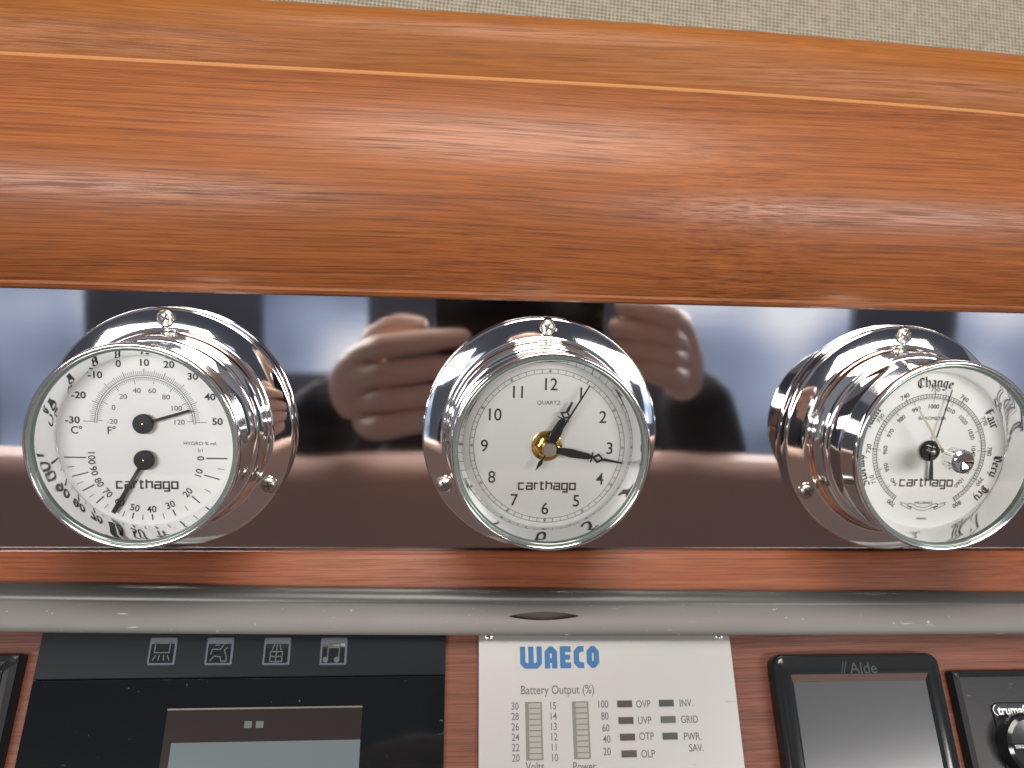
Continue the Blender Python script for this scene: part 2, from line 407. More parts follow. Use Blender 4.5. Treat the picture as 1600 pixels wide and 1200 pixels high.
lin = MB(); lin.quad([(a, -0.0262, b - 0.0021) for a, b in lens]); lin.build('opening_shade', M['lip'], rail)  # added brown sheet standing for the shade inside the opening
tag(rail, 'taupe satin rail with a lens-shaped opening, above the control units', 'rail')

# sloping console
SL = 29.5
P0 = CAM_LOC + ray(800, 990) * 0.3125
CN = Vector((0, -math.cos(R(SL)), math.sin(R(SL)))); CU = Vector((0, math.sin(R(SL)), math.cos(R(SL))))
CROT = (R(90 - SL), 0, 0)
def con(px, py, h=0.0):
    """photo pixel -> (u, v) on the console plane lifted by h"""
    v = ray(px, py); o = P0 + CN * h
    t = (o - CAM_LOC).dot(CN) / v.dot(CN); q = CAM_LOC + v * t
    return (q.x - P0.x, (q - P0).dot(CU))
def conq(pts, h=0.0): return [con(a, b, h) for a, b in pts]
def console_thing(name, u, v):
    o = empty(name, P0 + Vector((u, 0, 0)) + CU * v, CROT); return o
c = MB().box(-0.42, 0.42, -0.16, 0.012, -0.012, 0.0).build('console_panel', M['console'])
c.location = P0; c.rotation_euler = CROT
tag(c, 'sloping red-brown wood console that holds the control units', 'console')

# ---------------------------------------------------------------- round instruments
def screw(parent, x, y, z, r, rot, tilt=None):
    prof = [(r * 1.0, -0.0012), (r, 0.0002), (r * .93, r * .22), (r * .7, r * .36), (r * .36, r * .44), (0.00001, r * .46)]
    s = MB().lathe(prof, 24).build('screw', M['screw'], parent, True, 60)
    s.location = (x, y, z); s.rotation_euler = (0, 0, rot)
    if tilt: s.rotation_euler = tilt
    a, b_ = r * .60, r * .14
    m = MB()
    zz = r * .47
    m.prism([(-a, -b_), (-b_, -b_), (-b_, -a), (b_, -a), (b_, -b_), (a, -b_), (a, b_), (b_, b_), (b_, a), (-b_, a), (-b_, b_), (-a, b_)], r * .2, zz)
    m.build('cross_recess', M['recess'], s)
    return s
def make_case(name, gx, gz, roll, label, setscrews):
    root = empty(name, (gx, 0, gz), (R(90), 0, 0))
    tag(root, label, {'wall_clock': 'clock', 'barometer': 'barometer'}.get(name, 'thermometer'))
    MB().lathe([(.0380, .0002), (.0494, .0002), (.0500, .0008), (.0500, .0046), (.0497, .0056), (.0490, .0060), (.0422, .0060), (.0412, .0063), (.0408, .0072), (.0405, .0078), (.0400, .0078)], 128).build('flange', M['chrome'], root, True, 50)
    MB().lathe([(.0402, .0060), (.0402, .0080), (.0399, .0088), (.0393, .0094), (.0391, .0105), (.0391, .0178), (.0388, .0188), (.0380, .0192), (.0374, .0193), (.0372, .0198), (.0372, .0300)], 128).build('case', M['chrome'], root, True, 50)
    MB().lathe([(.0372, .0290), (.0376, .0296), (.0378, .0306), (.0379, .0388), (.0382, .0400), (.03823, .0412), (.0381, .0421), (.0376, .0426), (.0370, .0427), (.0366, .0424), (.0365, .0418)], 128).build('bezel', M['bezel'], root, True, 50)
    MB().lathe([(.0366, .0419), (.0362, .0421), (.0357, .0420), (.0353, .0416), (.0351, .0408), (.0351, .0396)], 128).build('glass_edge', M['edge'], root, True, 60)
    MB().lathe([(.0351, .0398), (.0346, .0380), (.0326, .0300), (.0323, .0296)], 128).build('inner_wall', M['inner'], root, True, 60)
    MB().lathe([(.0358, .0413), (.0358, .0416), (.0001, .0416)], 96).build('glass', M['glass'], root, True, 30)
    for k in range(3):
        a = R(90 - 120 * k) + roll
        screw(root, .0457 * math.cos(a), .0457 * math.sin(a), .0061, .0031, a * 1.7 + k)
        # countersunk seat round each screw
        MB().lathe([(.0040, -.0002), (.0038, .0003), (.0033, .0003), (.0031, -.0001)], 32, (.0457 * math.cos(a), .0457 * math.sin(a), .0060)).build('screw_seat', M['chrome'], root, True, 60)
    for deg in setscrews:
        a = R(deg)
        s = screw(root, .0390 * math.cos(a), .0390 * math.sin(a), .0142, .0022, 0)
        s.rotation_euler = Vector((math.cos(a), math.sin(a), 0)).to_track_quat('Z', 'Y').to_euler()
    return root
ZD = 0.0297
def dial(root, m):
    return MB().lathe([(.0326, -.0008), (.0326, 0), (.00001, 0)], 96, (0, 0, ZD)).build('dial', m, root)
def pol(c, r, deg):
    """clockwise from the top"""
    return (c[0] + r * math.sin(R(deg)), c[1] + r * math.cos(R(deg)))
def arc(c, r, a0, a1, n=60): return [pol(c, r, a0 + (a1 - a0) * k / n) for k in range(n + 1)]
ZP = ZD + 0.00012
LOGO = {  # squared lettering on a 1 x 1 grid
    'c': ([[(1, 1), (0, 1), (0, 0), (1, 0)]], 1.0),
    'a': ([[(0, 1), (1, 1), (1, 0), (0, 0), (0, .52), (1, .52)]], 1.0),
    'r': ([[(0, 0), (0, 1), (.62, 1)]], .62),
    't': ([[(.15, 1.32), (.15, 0), (.65, 0)], [(-.12, 1), (.62, 1)]], .62),
    'h': ([[(0, 1.38), (0, 0)], [(0, 1), (1, 1), (1, 0)]], 1.0),
    'g': ([[(1, 0), (0, 0), (0, 1), (1, 1), (1, -.42), (.08, -.42)]], 1.0),
    'o': ([[(0, 0), (1, 0), (1, 1), (0, 1), (0, -.09)]], 1.0)}
def logo(m, word, xc, yc, width, hgt, wd, z):
    gap = .48; tot = sum(LOGO[ch][1] for ch in word) + gap * (len(word) - 1)
    u = width / tot; x = xc - width / 2
    for ch in word:
        st, adv = LOGO[ch]
        for s in st: m.stroke([(x + a * u, yc - hgt / 2 + b * hgt) for a, b in s], wd, z)
        x += (adv + gap) * u
    return m
def needle(name, root, c, tip, w0, w1, z, th, m, start=0.0):
    d = Vector((tip[0] - c[0], tip[1] - c[1])); Ln = d.length; d.normalize(); n = Vector((-d.y, d.x)); c = Vector(c)
    a = c + d * start; b = c + d * Ln
    pts = [a - n * w0 / 2, b - n * w1 / 2, b + n * w1 / 2, a + n * w0 / 2]
    return MB().prism([(q.x, q.y) for q in pts], z, z + th).build(name, m, root)

# --- thermometer and hygrometer
G = make_case('thermometer_hygrometer', -0.15257, 0.0004, 0.002, 'round chrome instrument with two black needles, temperature scale above a humidity scale', (-22,))
D = dial(G, M['dial_white'])
m = MB(); C1 = (0, 6.7e-3); mm = 1e-3
m.stroke(arc(C1, 17.6 * mm, -90, 90), .16 * mm, ZP); m.stroke(arc(C1, 18.3 * mm, -90, 90), .16 * mm, ZP)
for i in range(0, 81):
    a = -88 + 176 * i / 80.0
    L_ = 22.6 if i % 10 == 0 and i in (0, 80) else (20.9 if i % 10 == 0 else (20.6 if i % 5 == 0 else 20.0))
    m.stroke([pol(C1, 18.3 * mm, a), pol(C1, L_ * mm, a)], (.2 if i % 10 == 0 else .13) * mm, ZP)
for i in range(0, 71):
    a = -86.5 + 173 * i / 70.0
    m.stroke([pol(C1, 17.6 * mm, a), pol(C1, (15.3 if i % 10 == 0 else 16.4) * mm, a)], (.18 if i % 10 == 0 else .12) * mm, ZP)
m.build('temperature_scale', M['ink'], D)
m = MB()
for i, t in enumerate(('-30', '-20', '-10', '0', '10', '20', '30', '40', '50')):
    a = -88 + 22 * i; x, y = pol(C1, 23.2 * mm + abs(math.sin(R(a))) * 3.2 * mm, a)
    m.text(t, 3.6 * mm, x, y + .3 * mm * (abs(a) > 80), ZP, 0, 1.12, bold=.022)
m.text('C°', 4.0 * mm, -25.0 * mm, 4.1 * mm, ZP, 0, 1, bold=.012); m.text('F°', 4.0 * mm, -12.4 * mm, 4.1 * mm, ZP, 0, 1, bold=.012)
m.build('celsius_numerals', M['ink'], D)
m = MB()
for i, t in enumerate(('-20', '0', '20', '40', '60', '80', '100', '120')):
    a = -86.5 + 24.7 * i; x, y = pol(C1, 12.9 * mm, a)
    m.text(t, 2.7 * mm, x + (.8 * mm if i == 0 else (-.6 * mm if i == 7 else 0)), y, ZP, 0, 1.1)
m.text('HYGRO % rel.', 1.9 * mm, 20.0 * mm, -.6 * mm, ZP, 0, 1.1); m.text('5/1', 1.8 * mm, 20.0 * mm, -3.3 * mm, ZP)
m.build('fahrenheit_numerals', M['ink_grey'], D)
C2 = (0, -6.4 * mm); HA = (90, 75, 61.5, 47, 31, 14, -4, -24.5, -48, -73, -90)
m = MB()
def hyg(a): return 180 + a
for i, a in enumerate(HA):
    x, y = pol(C2, 19.9 * mm, hyg(a)); m.text(str(100 - 10 * i), 3.6 * mm, x, y, ZP, R(-a), 1.0, bold=.012)
    def outer(ang):
        dx, dy = math.sin(R(hyg(ang))), math.cos(R(hyg(ang))); bq = C2[1] * dy
        return -bq + math.sqrt(bq * bq - (C2[1] ** 2 - (30.6 * mm) ** 2))
    m.stroke([pol(C2, 22.0 * mm, hyg(a)), pol(C2, outer(a), hyg(a))], .46 * mm, ZP)
    if i < 10:
        am = (a + HA[i + 1]) / 2; ro = outer(am)
        m.stroke([pol(C2, ro - (2.2 if abs(am) < 60 else 2.6) * mm, hyg(am)), pol(C2, ro, hyg(am))], .22 * mm, ZP)
m.build('humidity_scale', M['ink'], D)
logo(MB(), 'carthago', 0, -16.9 * mm, 22.4 * mm, 2.45 * mm, .66 * mm, ZP).build('lettering', M['ink'], D)
for (cc, tip, w0, w1) in (((-.2 * mm, 6.9 * mm), (16.9 * mm, 12.2 * mm), 1.2, 1.0), ((-.2 * mm, -6.9 * mm), (-12.2 * mm, -27.4 * mm), 1.25, 1.7)):
    n_ = needle('needle', G, cc, tip, w0 * mm, w1 * mm, ZD + 1.5 * mm, .35 * mm, M['black'])
    h_ = MB().lathe([(3.75 * mm, 1.2 * mm), (3.75 * mm, 2.3 * mm), (3.5 * mm, 2.6 * mm), (.00001, 2.65 * mm)], 40, (cc[0], cc[1], ZD)).build('needle_hub', M['black'], G, True, 40)
    MB().lathe([(.34 * mm, 2.6 * mm), (.3 * mm, 2.85 * mm), (.00001, 2.9 * mm)], 12, (cc[0], cc[1], ZD)).build('pin', M['brass'], h_, True)

# --- clock
G = make_case('wall_clock', 0.0, 0.0, -0.033, 'round chrome clock with silver dial and black ornate hands', ())
D = dial(G, M['dial_silver'])
m = MB(); O = (0, 0)
for r_ in (30.6, 29.0): m.stroke(arc(O, r_ * mm, 0, 360, 120)[:-1], .17 * mm, ZP, True)
for i in range(60): m.stroke([pol(O, 29.0 * mm, 6 * i + .4), pol(O, 30.6 * mm, 6 * i + .4)], .16 * mm, ZP)
for i in range(12):
    x, y = pol(O, 29.8 * mm, 30 * i + .4); a = -R(30 * i) + (math.pi if 3 < i < 9 else 0)
    m.text(str(60 if i == 0 else 5 * i), 1.35 * mm, x, y, ZP, a)
m.build('minute_track', M['ink_grey'], D)
m = MB()
for i in range(1, 13):
    x, y = pol(O, 24.8 * mm, 30 * i + .6); m.text(str(i), 6.8 * mm, x, y - .1 * mm, ZP, 0, .93, bold=.008)
m.build('hour_numerals', M['ink'], D)
m = MB(); m.text('QUARTZ', 2.2 * mm, 0, 17.4 * mm, ZP, 0, 1.05); m.build('small_lettering', M['ink_grey'], D)
logo(MB(), 'carthago', .3 * mm, -16.0 * mm, 22.4 * mm, 2.45 * mm, .66 * mm, ZP).build('lettering', M['ink'], D)
MB().lathe([(5.0 * mm, 0), (5.0 * mm, .5 * mm), (4.4 * mm, .9 * mm), (3.6 * mm, .9 * mm), (3.3 * mm, 2.2 * mm), (.00001, 2.2 * mm)], 6, (-.3 * mm, .3 * mm, ZD + .0001)).build('brass_nut', M['brass'], G)
MB().lathe([(6.1 * mm, 0), (6.1 * mm, .35 * mm), (5.6 * mm, .5 * mm), (.00001, .5 * mm)], 48, (-.3 * mm, .3 * mm, ZD + .0001)).build('brass_washer', M['brass'], G, True, 40)
def spade_hand(name, ang, Ln, z, wd, dia):
    """ornate hand: widening blade, cross bar, open diamond, fine tip; drawn along +y then turned"""
    m = MB(); th = .3 * mm
    b = Ln * dia; dw = wd * .62; dl = Ln * .085
    m.prism([(-wd * .30, 0), (wd * .30, 0), (wd * .52, b * .45), (wd * .36, b * .80), (-wd * .36, b * .80), (-wd * .52, b * .45)], z, z + th)
    m.prism([(-wd * .36, b * .80 + 1e-5), (wd * .36, b * .80 + 1e-5), (wd * .16, b - dl), (-wd * .16, b - dl)], z, z + th)
    m.prism([(-wd * .62, b * .86), (wd * .62, b * .86), (wd * .62, b * .89), (-wd * .62, b * .89)], z + th * .2, z + th * 1.15)
    o_ = [(0, b - dl), (dw, b), (0, b + dl), (-dw, b)]; i_ = [(0, b - dl * .52), (dw * .5, b), (0, b + dl * .52), (-dw * .5, b)]
    for k in range(4):
        j = (k + 1) % 4; m.prism([o_[k], o_[j], i_[j], i_[k]], z, z + th)
    m.prism([(-wd * .17, b + dl * .9), (wd * .17, b + dl * .9), (wd * .09, Ln), (-wd * .09, Ln)], z, z + th)
    o = m.build(name, M['black'], G); o.rotation_euler = (0, 0, -R(ang)); return o
spade_hand('hour_hand', 25.5, 20.2 * mm, ZD + 3.3 * mm, 4.0 * mm, .72)
spade_hand('minute_hand', 100.6, 29.6 * mm, ZD + 4.4 * mm, 3.3 * mm, .665)
m = MB()
m.prism([(-.42 * mm, 0), (.42 * mm, 0), (.30 * mm, 29.2 * mm), (-.30 * mm, 29.2 * mm)], ZD + 5.4 * mm, ZD + 5.65 * mm)
m.prism([(-.25 * mm, -5 * mm), (.25 * mm, -5 * mm), (.25 * mm, 0), (-.25 * mm, 0)], ZD + 5.4 * mm, ZD + 5.65 * mm)
m.prism([(0, -10 * mm), (.9 * mm, -6.2 * mm), (.3 * mm, -4.9 * mm), (-.3 * mm, -4.9 * mm), (-.9 * mm, -6.2 * mm)], ZD + 5.4 * mm, ZD + 5.66 * mm)
o = m.build('second_hand', M['black'], G); o.rotation_euler = (0, 0, -R(31))
MB().lathe([(2.6 * mm, 2.1 * mm), (2.6 * mm, 5.3 * mm), (.00001, 5.3 * mm)], 32, (0, 0, ZD)).build('hand_collar', M['black'], G, True, 40)
MB().lathe([(2.75 * mm, 5.7 * mm), (2.75 * mm, 7.0 * mm), (2.5 * mm, 7.25 * mm), (.00001, 7.3 * mm)], 32, (0, 0, ZD)).build('cap', M['screw'], G, True, 40)

# --- barometer
G = make_case('barometer', 0.15715, -0.0002, 0.015, 'round chrome barometer with blackletter weather words and a knob on its glass', (84, 205))
D = dial(G, M['dial_cream'])
O = (0, -.5 * mm); m = MB()
for r_ in (22.4, 23.9): m.stroke(arc(O, r_ * mm, -146, 147.5, 110), .22 * mm, ZP)
m.stroke(arc(O, 23.1 * mm, -146, 147.5, 110), .10 * mm, ZP)
for i in range(101):
    a = -146 + 293.5 * i / 100
    m.stroke([pol(O, 22.4 * mm, a), pol(O, (24.7 if i % 10 == 0 else 23.9) * mm, a)], (.3 if i % 10 == 0 else .2) * mm, ZP)
for i in range(121):
    a = -132 + 264 * i / 120
    m.stroke([pol(O, 22.3 * mm, a), pol(O, (20.6 if i % 10 == 0 else (21.2 if i % 5 == 0 else 21.6)) * mm, a)], (.2 if i % 10 == 0 else .12) * mm, ZP)
m.build('pressure_scale', M['ink'], D)
m = MB()
for i in range(11):
    a = -146 + 29.35 * i; x, y = pol(O, 25.9 * mm, a); m.text(str(700 + 10 * i), 2.55 * mm, x, y, ZP, -R(a), 1.02, bold=.012)
for i in range(13):
    a = -132 + 22 * i; x, y = pol(O, 18.9 * mm, a); m.text(str(940 + 10 * i), 2.45 * mm, x, y, ZP, -R(a), 1.02, bold=.012)
m.text('BAROMETER', 2.0 * mm, 0, 13.5 * mm, ZP, 0, 1.05); m.text('MILLIBARS', 1.55 * mm, -.6 * mm, -21.7 * mm, ZP, 0, 1.1); m.text('MMHG', 1.4 * mm, -.9 * mm, -28.4 * mm, ZP, 0, 1.05)
for sg in (-1, 1):   # ribbon under the scale
    e = lambda x, y: (-.8 * mm + sg * x * mm, (y - 24.6) * mm)
    for pts in ([(0, -.5), (2.6, .1), (4.6, 1.2), (6.3, 1.5)], [(0, .8), (2.4, 1.3), (4.4, 2.3), (6.3, 2.7)], [(6.3, 1.5), (6.3, 2.7)],
                [(4.6, 1.2), (5.2, .0), (7.0, .9), (9.8, 2.2), (8.9, 2.5), (10.0, 3.3), (7.4, 2.4), (6.3, 2.0)]):
        m.stroke([e(*q) for q in pts], .2 * mm, ZP)
    for q in range(4): m.stroke([e(4.9 + q * .4, .6 + q * .2), e(5.4 + q * .4, 1.3 + q * .1)], .25 * mm, ZP)
m.build('pressure_numerals', M['ink'], D)
# blackletter words, pen strokes; x-height 1
BL = {
    'C': ([[(1.15, 1.35), (.75, 1.55), (.2, 1.15), (.12, .4), (.5, 0), (1.1, .22)], [(.62, 1.5), (.55, .15)], [(1.15, 1.35), (1.1, 1.05)]], 1.3),
    'h': ([[(.1, 1.6), (.2, 1.45), (.2, .1), (.35, 0)], [(.2, .8), (.55, 1), (.78, .8), (.78, .2), (.55, -.3)]], 1.0),
    'a': ([[(.15, .85), (.45, 1), (.68, .8), (.68, .12), (.85, 0)], [(.66, .55), (.2, .4), (.15, .12), (.4, 0), (.66, .2)]], .98),
    'n': ([[(.05, .85), (.2, .95), (.2, .1), (.34, 0)], [(.2, .8), (.55, 1), (.72, .82), (.72, .1), (.88, 0)]], 1.02),
    'g': ([[(.7, .9), (.4, 1), (.16, .8), (.16, .2), (.4, .02), (.68, .2)], [(.62, 1), (.85, 1.02)], [(.68, .9), (.68, -.3), (.4, -.5), (.1, -.36)]], .98),
    'e': ([[(.2, .5), (.68, .66), (.62, .9), (.42, 1), (.18, .8), (.18, .2), (.42, 0), (.72, .2)]], .88),
    'F': ([[(.1, 1.25), (.4, 1.5), (.75, 1.35), (1.15, 1.55)], [(.5, 1.4), (.5, .2), (.2, 0)], [(.28, 1.2), (.28, .3)], [(.5, .75), (.95, .85)]], 1.15),
    'i': ([[(.05, .85), (.2, .95), (.2, .1), (.36, 0)], [(.16, 1.3), (.28, 1.38)]], .5),
    'r': ([[(.05, .85), (.2, .95), (.2, .1), (.34, 0)], [(.2, .78), (.5, 1), (.66, .85)]], .75),
    'V': ([[(.05, 1.3), (.3, 1.5), (.34, .3), (.7, 0), (1.1, .45), (1.05, 1.2), (.75, 1.55)], [(.62, 1.3), (.6, .2)]], 1.3),
    'y': ([[(.05, .88), (.2, .98), (.2, .25), (.42, .02), (.7, .25)], [(.62, 1), (.74, .9), (.72, .0), (.3, -.5)]], .95),
    'D': ([[(.1, 1.2), (.5, 1.55), (1.0, 1.2), (1.08, .45), (.6, 0), (.1, .2)], [(.42, 1.4), (.36, .2)], [(.66, 1.3), (.64, .2)]], 1.25),
    'R': ([[(.1, 1.2), (.4, 1.5), (.85, 1.3), (.8, .9), (.4, .75)], [(.36, 1.4), (.3, 0)], [(.5, .8), (.8, .2), (1.05, 0)]], 1.15),
    'S': ([[(1, 1.35), (.6, 1.55), (.2, 1.25), (.4, .85), (.85, .7), (.9, .25), (.5, 0), (.1, .2)]], 1.1),
    't': ([[(.22, 1.3), (.2, .2), (.4, 0), (.58, .12)], [(.0, .95), (.5, .98)]], .65),
    'o': ([[(.42, 1), (.16, .8), (.16, .2), (.42, 0), (.68, .2), (.68, .8), (.42, 1)]], .88),
    'm': ([[(.05, .85), (.2, .95), (.2, .1), (.34, 0)], [(.2, .8), (.48, 1), (.62, .82), (.62, .1), (.76, 0)], [(.62, .8), (.9, 1), (1.05, .82), (1.05, .1), (1.2, 0)]], 1.32)}
m = MB()
def black(word, r, deg, h):
    """each letter set on the circle, tops outward"""
    tot = sum(BL[ch][1] for ch in word) * h; x = -tot / 2
    for ch in word:
        st, adv = BL[ch]; adv *= h; ac = R(deg) + (x + adv / 2) / r
        cx, cy = r * math.sin(ac), O[1] + r * math.cos(ac); c_, s_ = math.cos(-ac), math.sin(-ac)
        for s in st:
            pts = [((a * h - adv / 2), (b - .5) * h) for a, b in s]
            mt = MB().nib(pts, .34 * h, ZP, 38, .30)
            n0 = len(m.v); m.v += [(cx + a * c_ - b * s_, cy + a * s_ + b * c_, z) for a, b, z in mt.v]
            m.f += [tuple(n0 + q for q in f) for f in mt.f]
        x += adv
black('Change', 28.3 * mm, 0.5, 2.5 * mm); black('Fair', 28.7 * mm, 61, 2.5 * mm)
black('Very', 29.3 * mm, 101, 2.4 * mm); black('Dry', 29.2 * mm, 125.5, 2.4 * mm)
black('Rain', 28.9 * mm, -61, 2.5 * mm); black('Stormy', 28.9 * mm, -106, 2.4 * mm)
m.build('weather_words', M['ink'], D)
logo(MB(), 'carthago', -.2 * mm, -13.4 * mm, 22.4 * mm, 2.45 * mm, .66 * mm, ZP).build('lettering', M['ink'], D)
needle('pressure_needle', G, (0, 0), (6.3 * mm, 25.6 * mm), .55 * mm, .35 * mm, ZD + 1.6 * mm, .25 * mm, M['black'])
needle('needle_tail', G, (0, 0), (.6 * mm, -12.0 * mm), .8 * mm, 1.9 * mm, ZD + 1.6 * mm, .25 * mm, M['black'])
MB().lathe([(4.3 * mm, .2 * mm), (4.3 * mm, 1.0 * mm), (4.0 * mm, 1.3 * mm), (.00001, 1.3 * mm)], 40, (-.3 * mm, .2 * mm, ZD)).build('needle_hub', M['blackchrome'], G, True, 40)
MB().lathe([(1.0 * mm, 1.2 * mm), (1.0 * mm, 3.0 * mm), (.6 * mm, 3.3 * mm), (.00001, 3.3 * mm)], 20, (0, 0, ZD)).build('pin', M['screw'], G, True, 40)
needle('set_needle', G, (0, 0), (-13.2 * mm, 19.3 * mm), 1.1 * mm, .7 * mm, .0400, .3 * mm, M['gilt'])
k_ = MB(); prof = [(2.2, 42.0), (2.2, 43.2), (3.4, 43.6), (3.75, 44.2), (3.75, 50.6), (3.4, 51.3), (3.0, 51.6), (2.2, 51.2), (.01, 50.7)]
rows = []
for (r_, z_) in prof:
    kn = 44.0 < z_ < 51
    rows.append([(1.2 * (r_ + (.13 if (kn and k % 2) else 0)) * mm * math.cos(2 * math.pi * k / 72), 1.2 * (r_ + (.13 if (kn and k % 2) else 0)) * mm * math.sin(2 * math.pi * k / 72), z_ * mm) for k in range(72)])
k_.grid(rows, closed_u=True); k_.build('knob', M['chrome'], G, True, 25)

# ---------------------------------------------------------------- control units on the console
def U(px, py, h=0.0): return con(px, py, h)
GRP = None
# 1 display unit with four touch keys
u0, _ = U(71, 990); u1, _ = U(695.5, 1060); H = 0.0022
T = console_thing('display_unit', u0, 0.0)
tag(T, 'wide black glass display unit with four square touch keys along its top', 'control panel')
W_ = u1 - u0
vd = U(380, 1059, H)[1]
bevelled_slab([(0, -.11), (W_, -.11), (W_, vd - .0001), (0, vd - .0001)], 0, H, .0005).build('glass_front', M['gloss'], T)
bevelled_slab([(0, vd + .0001), (W_, vd + .0001), (W_, .006), (0, .006)], 0, H, .0004).build('key_strip', M['gloss2'], T)
def uv(px, py, h): a, b = con(px, py, h); return (a - u0, b)
ICON = {
    0: [[(-.32, .42), (.32, .42), (.32, -.02), (-.32, -.02), (-.32, .42)], [(-.25, -.12), (-.36, -.36)], [(-.09, -.12), (-.12, -.36)], [(.09, -.12), (.12, -.36)], [(.25, -.12), (.36, -.36)]],
    1: [[(-.36, -.1), (-.3, .12), (.05, .12), (.2, .36), (.36, .36)], [(.36, .2), (.22, .08), (.34, -.2), (.34, -.38), (.12, -.38), (.08, -.2), (-.2, -.16), (-.36, -.38)], [(-.2, .3), (.0, .3)]],
    2: [[(-.26, -.4), (.26, -.4), (.26, .02), (-.26, .02), (-.26, -.4)], [(0, .4), (0, -.4)], [(-.26, -.18), (.26, -.18)], [(-.2, .08), (-.1, .38), (.1, .38), (.2, .08)]],
    3: [[(-.24, -.3), (-.24, .38), (.26, .38), (.26, -.3)], [(-.24, .2), (.26, .2)]]}
for i, px in enumerate((254.5, 343.5, 433, 521.5)):
    cx, cy = uv(px, 1017.5, H); s_ = .0053
    K = bevelled_slab([(cx + a, cy + b) for a, b in rrect(-s_, s_, -s_, s_, .0008)], H - .0002, H + .0006, .0004).build('touch_key', M['icon_line'], T)
    s2 = s_ * .82
    kf = MB(); rows = []
    for q_ in range(13):
        y_ = -s2 + 2 * s2 * q_ / 12; z_ = H + .00085 - 55 * max(0.0, y_ - .0006) ** 2
        rows.append([(cx - s2, cy + y_, z_), (cx + s2, cy + y_, z_)])
    kf.grid(rows).quad([(cx - s2, cy - s2, H + .0002), (cx + s2, cy - s2, H + .0002), (cx + s2, cy - s2, H + .00085), (cx - s2, cy - s2, H + .00085)])
    kf.build('key_face', M['plastic_gloss'], K, True, 40)
    m = MB()
    for st in ICON[i]: m.stroke([(cx + a * 2 * s2, cy + b * 2 * s2 - .0004) for a, b in st], .00042, H + .00095)
    if i == 3:
        for sx_ in (-.33, .17): m.disc(cx + sx_ * 2 * s2, cy - .32 * 2 * s2 - .0004, .0011, H + .00096, 14)
    m.build('key_symbol', M['icon_dim'], K)
a0 = uv(262, 1110, H); a1 = uv(566, 1110, H); l0 = uv(268, 1161, H); l1 = uv(563, 1161, H)
B_ = MB().prism([(a0[0], -.10), (a1[0], -.10), (a1[0], a0[1]), (a0[0], a0[1])], H - .0003, H + .0002).build('screen_border', M['lcd_brown'], T)
MB().prism([(l0[0], -.095), (l1[0], -.095), (l1[0], l0[1]), (l0[0], l0[1])], H, H + .0004).build('screen', M['lcd'], B_)
MB().box(a0[0], a1[0], a0[1], a0[1] + .0006, H - .0003, H + .0004).build('screen_lip', M['lip'], B_)
for px in (388, 406):
    q = uv(px, 1132, H); MB().box(q[0] - .0014, q[0] + .0014, q[1] - .0012, q[1] + .0012, H, H + .00045).build('status_mark', M['icon_dim'], B_)

# 2 inverter remote panel
u0, _ = U(748, 995); u1 = U(1137, 995)[0]; H = 0.0020
T = console_thing('battery_monitor', u0, 0.0)
tag(T, 'silver battery output panel with blue lettering, bar gauges and small indicator lights', 'control panel')
W_ = u1 - u0
prof = [(-.115, 0.0), (-.115, H), (-.006, H), (-.0035, H - .0001), (-.001, H - .0005), (.002, H - .0011), (.005, H - .0020)]
MB().grid([[(0, y, z) for y, z in prof], [(W_, y, z) for y, z in prof]]).build('face_plate', M['plate'], T, True, 30)
MB().box(0.0002, W_ - .0002, -.1148, .0045, -.0002, H - .0021 + .0003).build('housing', M['plate'], T)
def uv(px, py, h=H): a, b = con(px, py, h); return (a - u0, b)
for px in (764, 1125):
    q = uv(px, 995); s_ = screw(T, q[0], q[1] + .0004, H - .0009, .0021, .4)
ZT_ = H + .00012
# lettering: heavy squared capitals
def cap(m, ch, x, y, w_, h_, t, z):
    i = t / 2; X0, X1, Y0, Y1 = x + i, x + w_ - i, y + i, y + h_ - i; r = t * .55
    if ch == 'W':
        m.stroke([(X0, y + h_), (X0, Y0 + r), (X0 + r, Y0), (X1 - r, Y0), (X1, Y0 + r), (X1, y + h_)], t, z); m.stroke([((X0 + X1) / 2, Y0), ((X0 + X1) / 2, y + h_)], t, z + 1e-5)
    if ch == 'A':
        m.stroke([(X0, y), (X0, Y1 - r), (X0 + r, Y1), (X1 - r, Y1), (X1, Y1 - r), (X1, y)], t, z); m.stroke([(X0, y + h_ * .36), (X1, y + h_ * .36)], t * .8, z + 1e-5)
    if ch == 'E':
        m.stroke([(x + w_, Y1), (X0, Y1), (X0, Y0), (x + w_, Y0)], t, z); m.stroke([(X0, y + h_ * .5), (x + w_ * .93, y + h_ * .5)], t * .85, z + 1e-5)
    if ch == 'C': m.stroke([(x + w_, Y1), (X0 + r, Y1), (X0, Y1 - r), (X0, Y0 + r), (X0 + r, Y0), (x + w_, Y0)], t, z)
    if ch == 'O': m.stroke([(X0 + r, Y0), (X1 - r, Y0), (X1, Y0 + r), (X1, Y1 - r), (X1 - r, Y1), (X0 + r, Y1), (X0, Y1 - r), (X0, Y0 + r)], t, z, True)
qa = uv(813, 1045); qb = uv(937, 1045); qt = uv(860, 1010); m = MB()
hh = qt[1] - qa[1]; tw = qb[0] - qa[0]; gp = tw * .035
ws = [('W', .285), ('A', .165), ('E', .145), ('C', .135), ('O', .165)]; k_ = (tw - 4 * gp) / sum(b for a, b in ws); x = qa[0]
for ch, ww in ws: cap(m, ch, x, qa[1], ww * k_, hh, .0022 if ch != 'W' else .0021, ZT_); x += ww * k_ + gp
m.build('brand_lettering', M['blue'], T)
m = MB()
def tx(s, px, py, size, al='CENTER', sx=.80, bold=.004):
    q = uv(px, py); m.text(s, size, q[0], q[1], ZT_, 0, sx, al, bold)
tx('Battery Output (%)', 813, 1078, .0046, 'LEFT', .82)
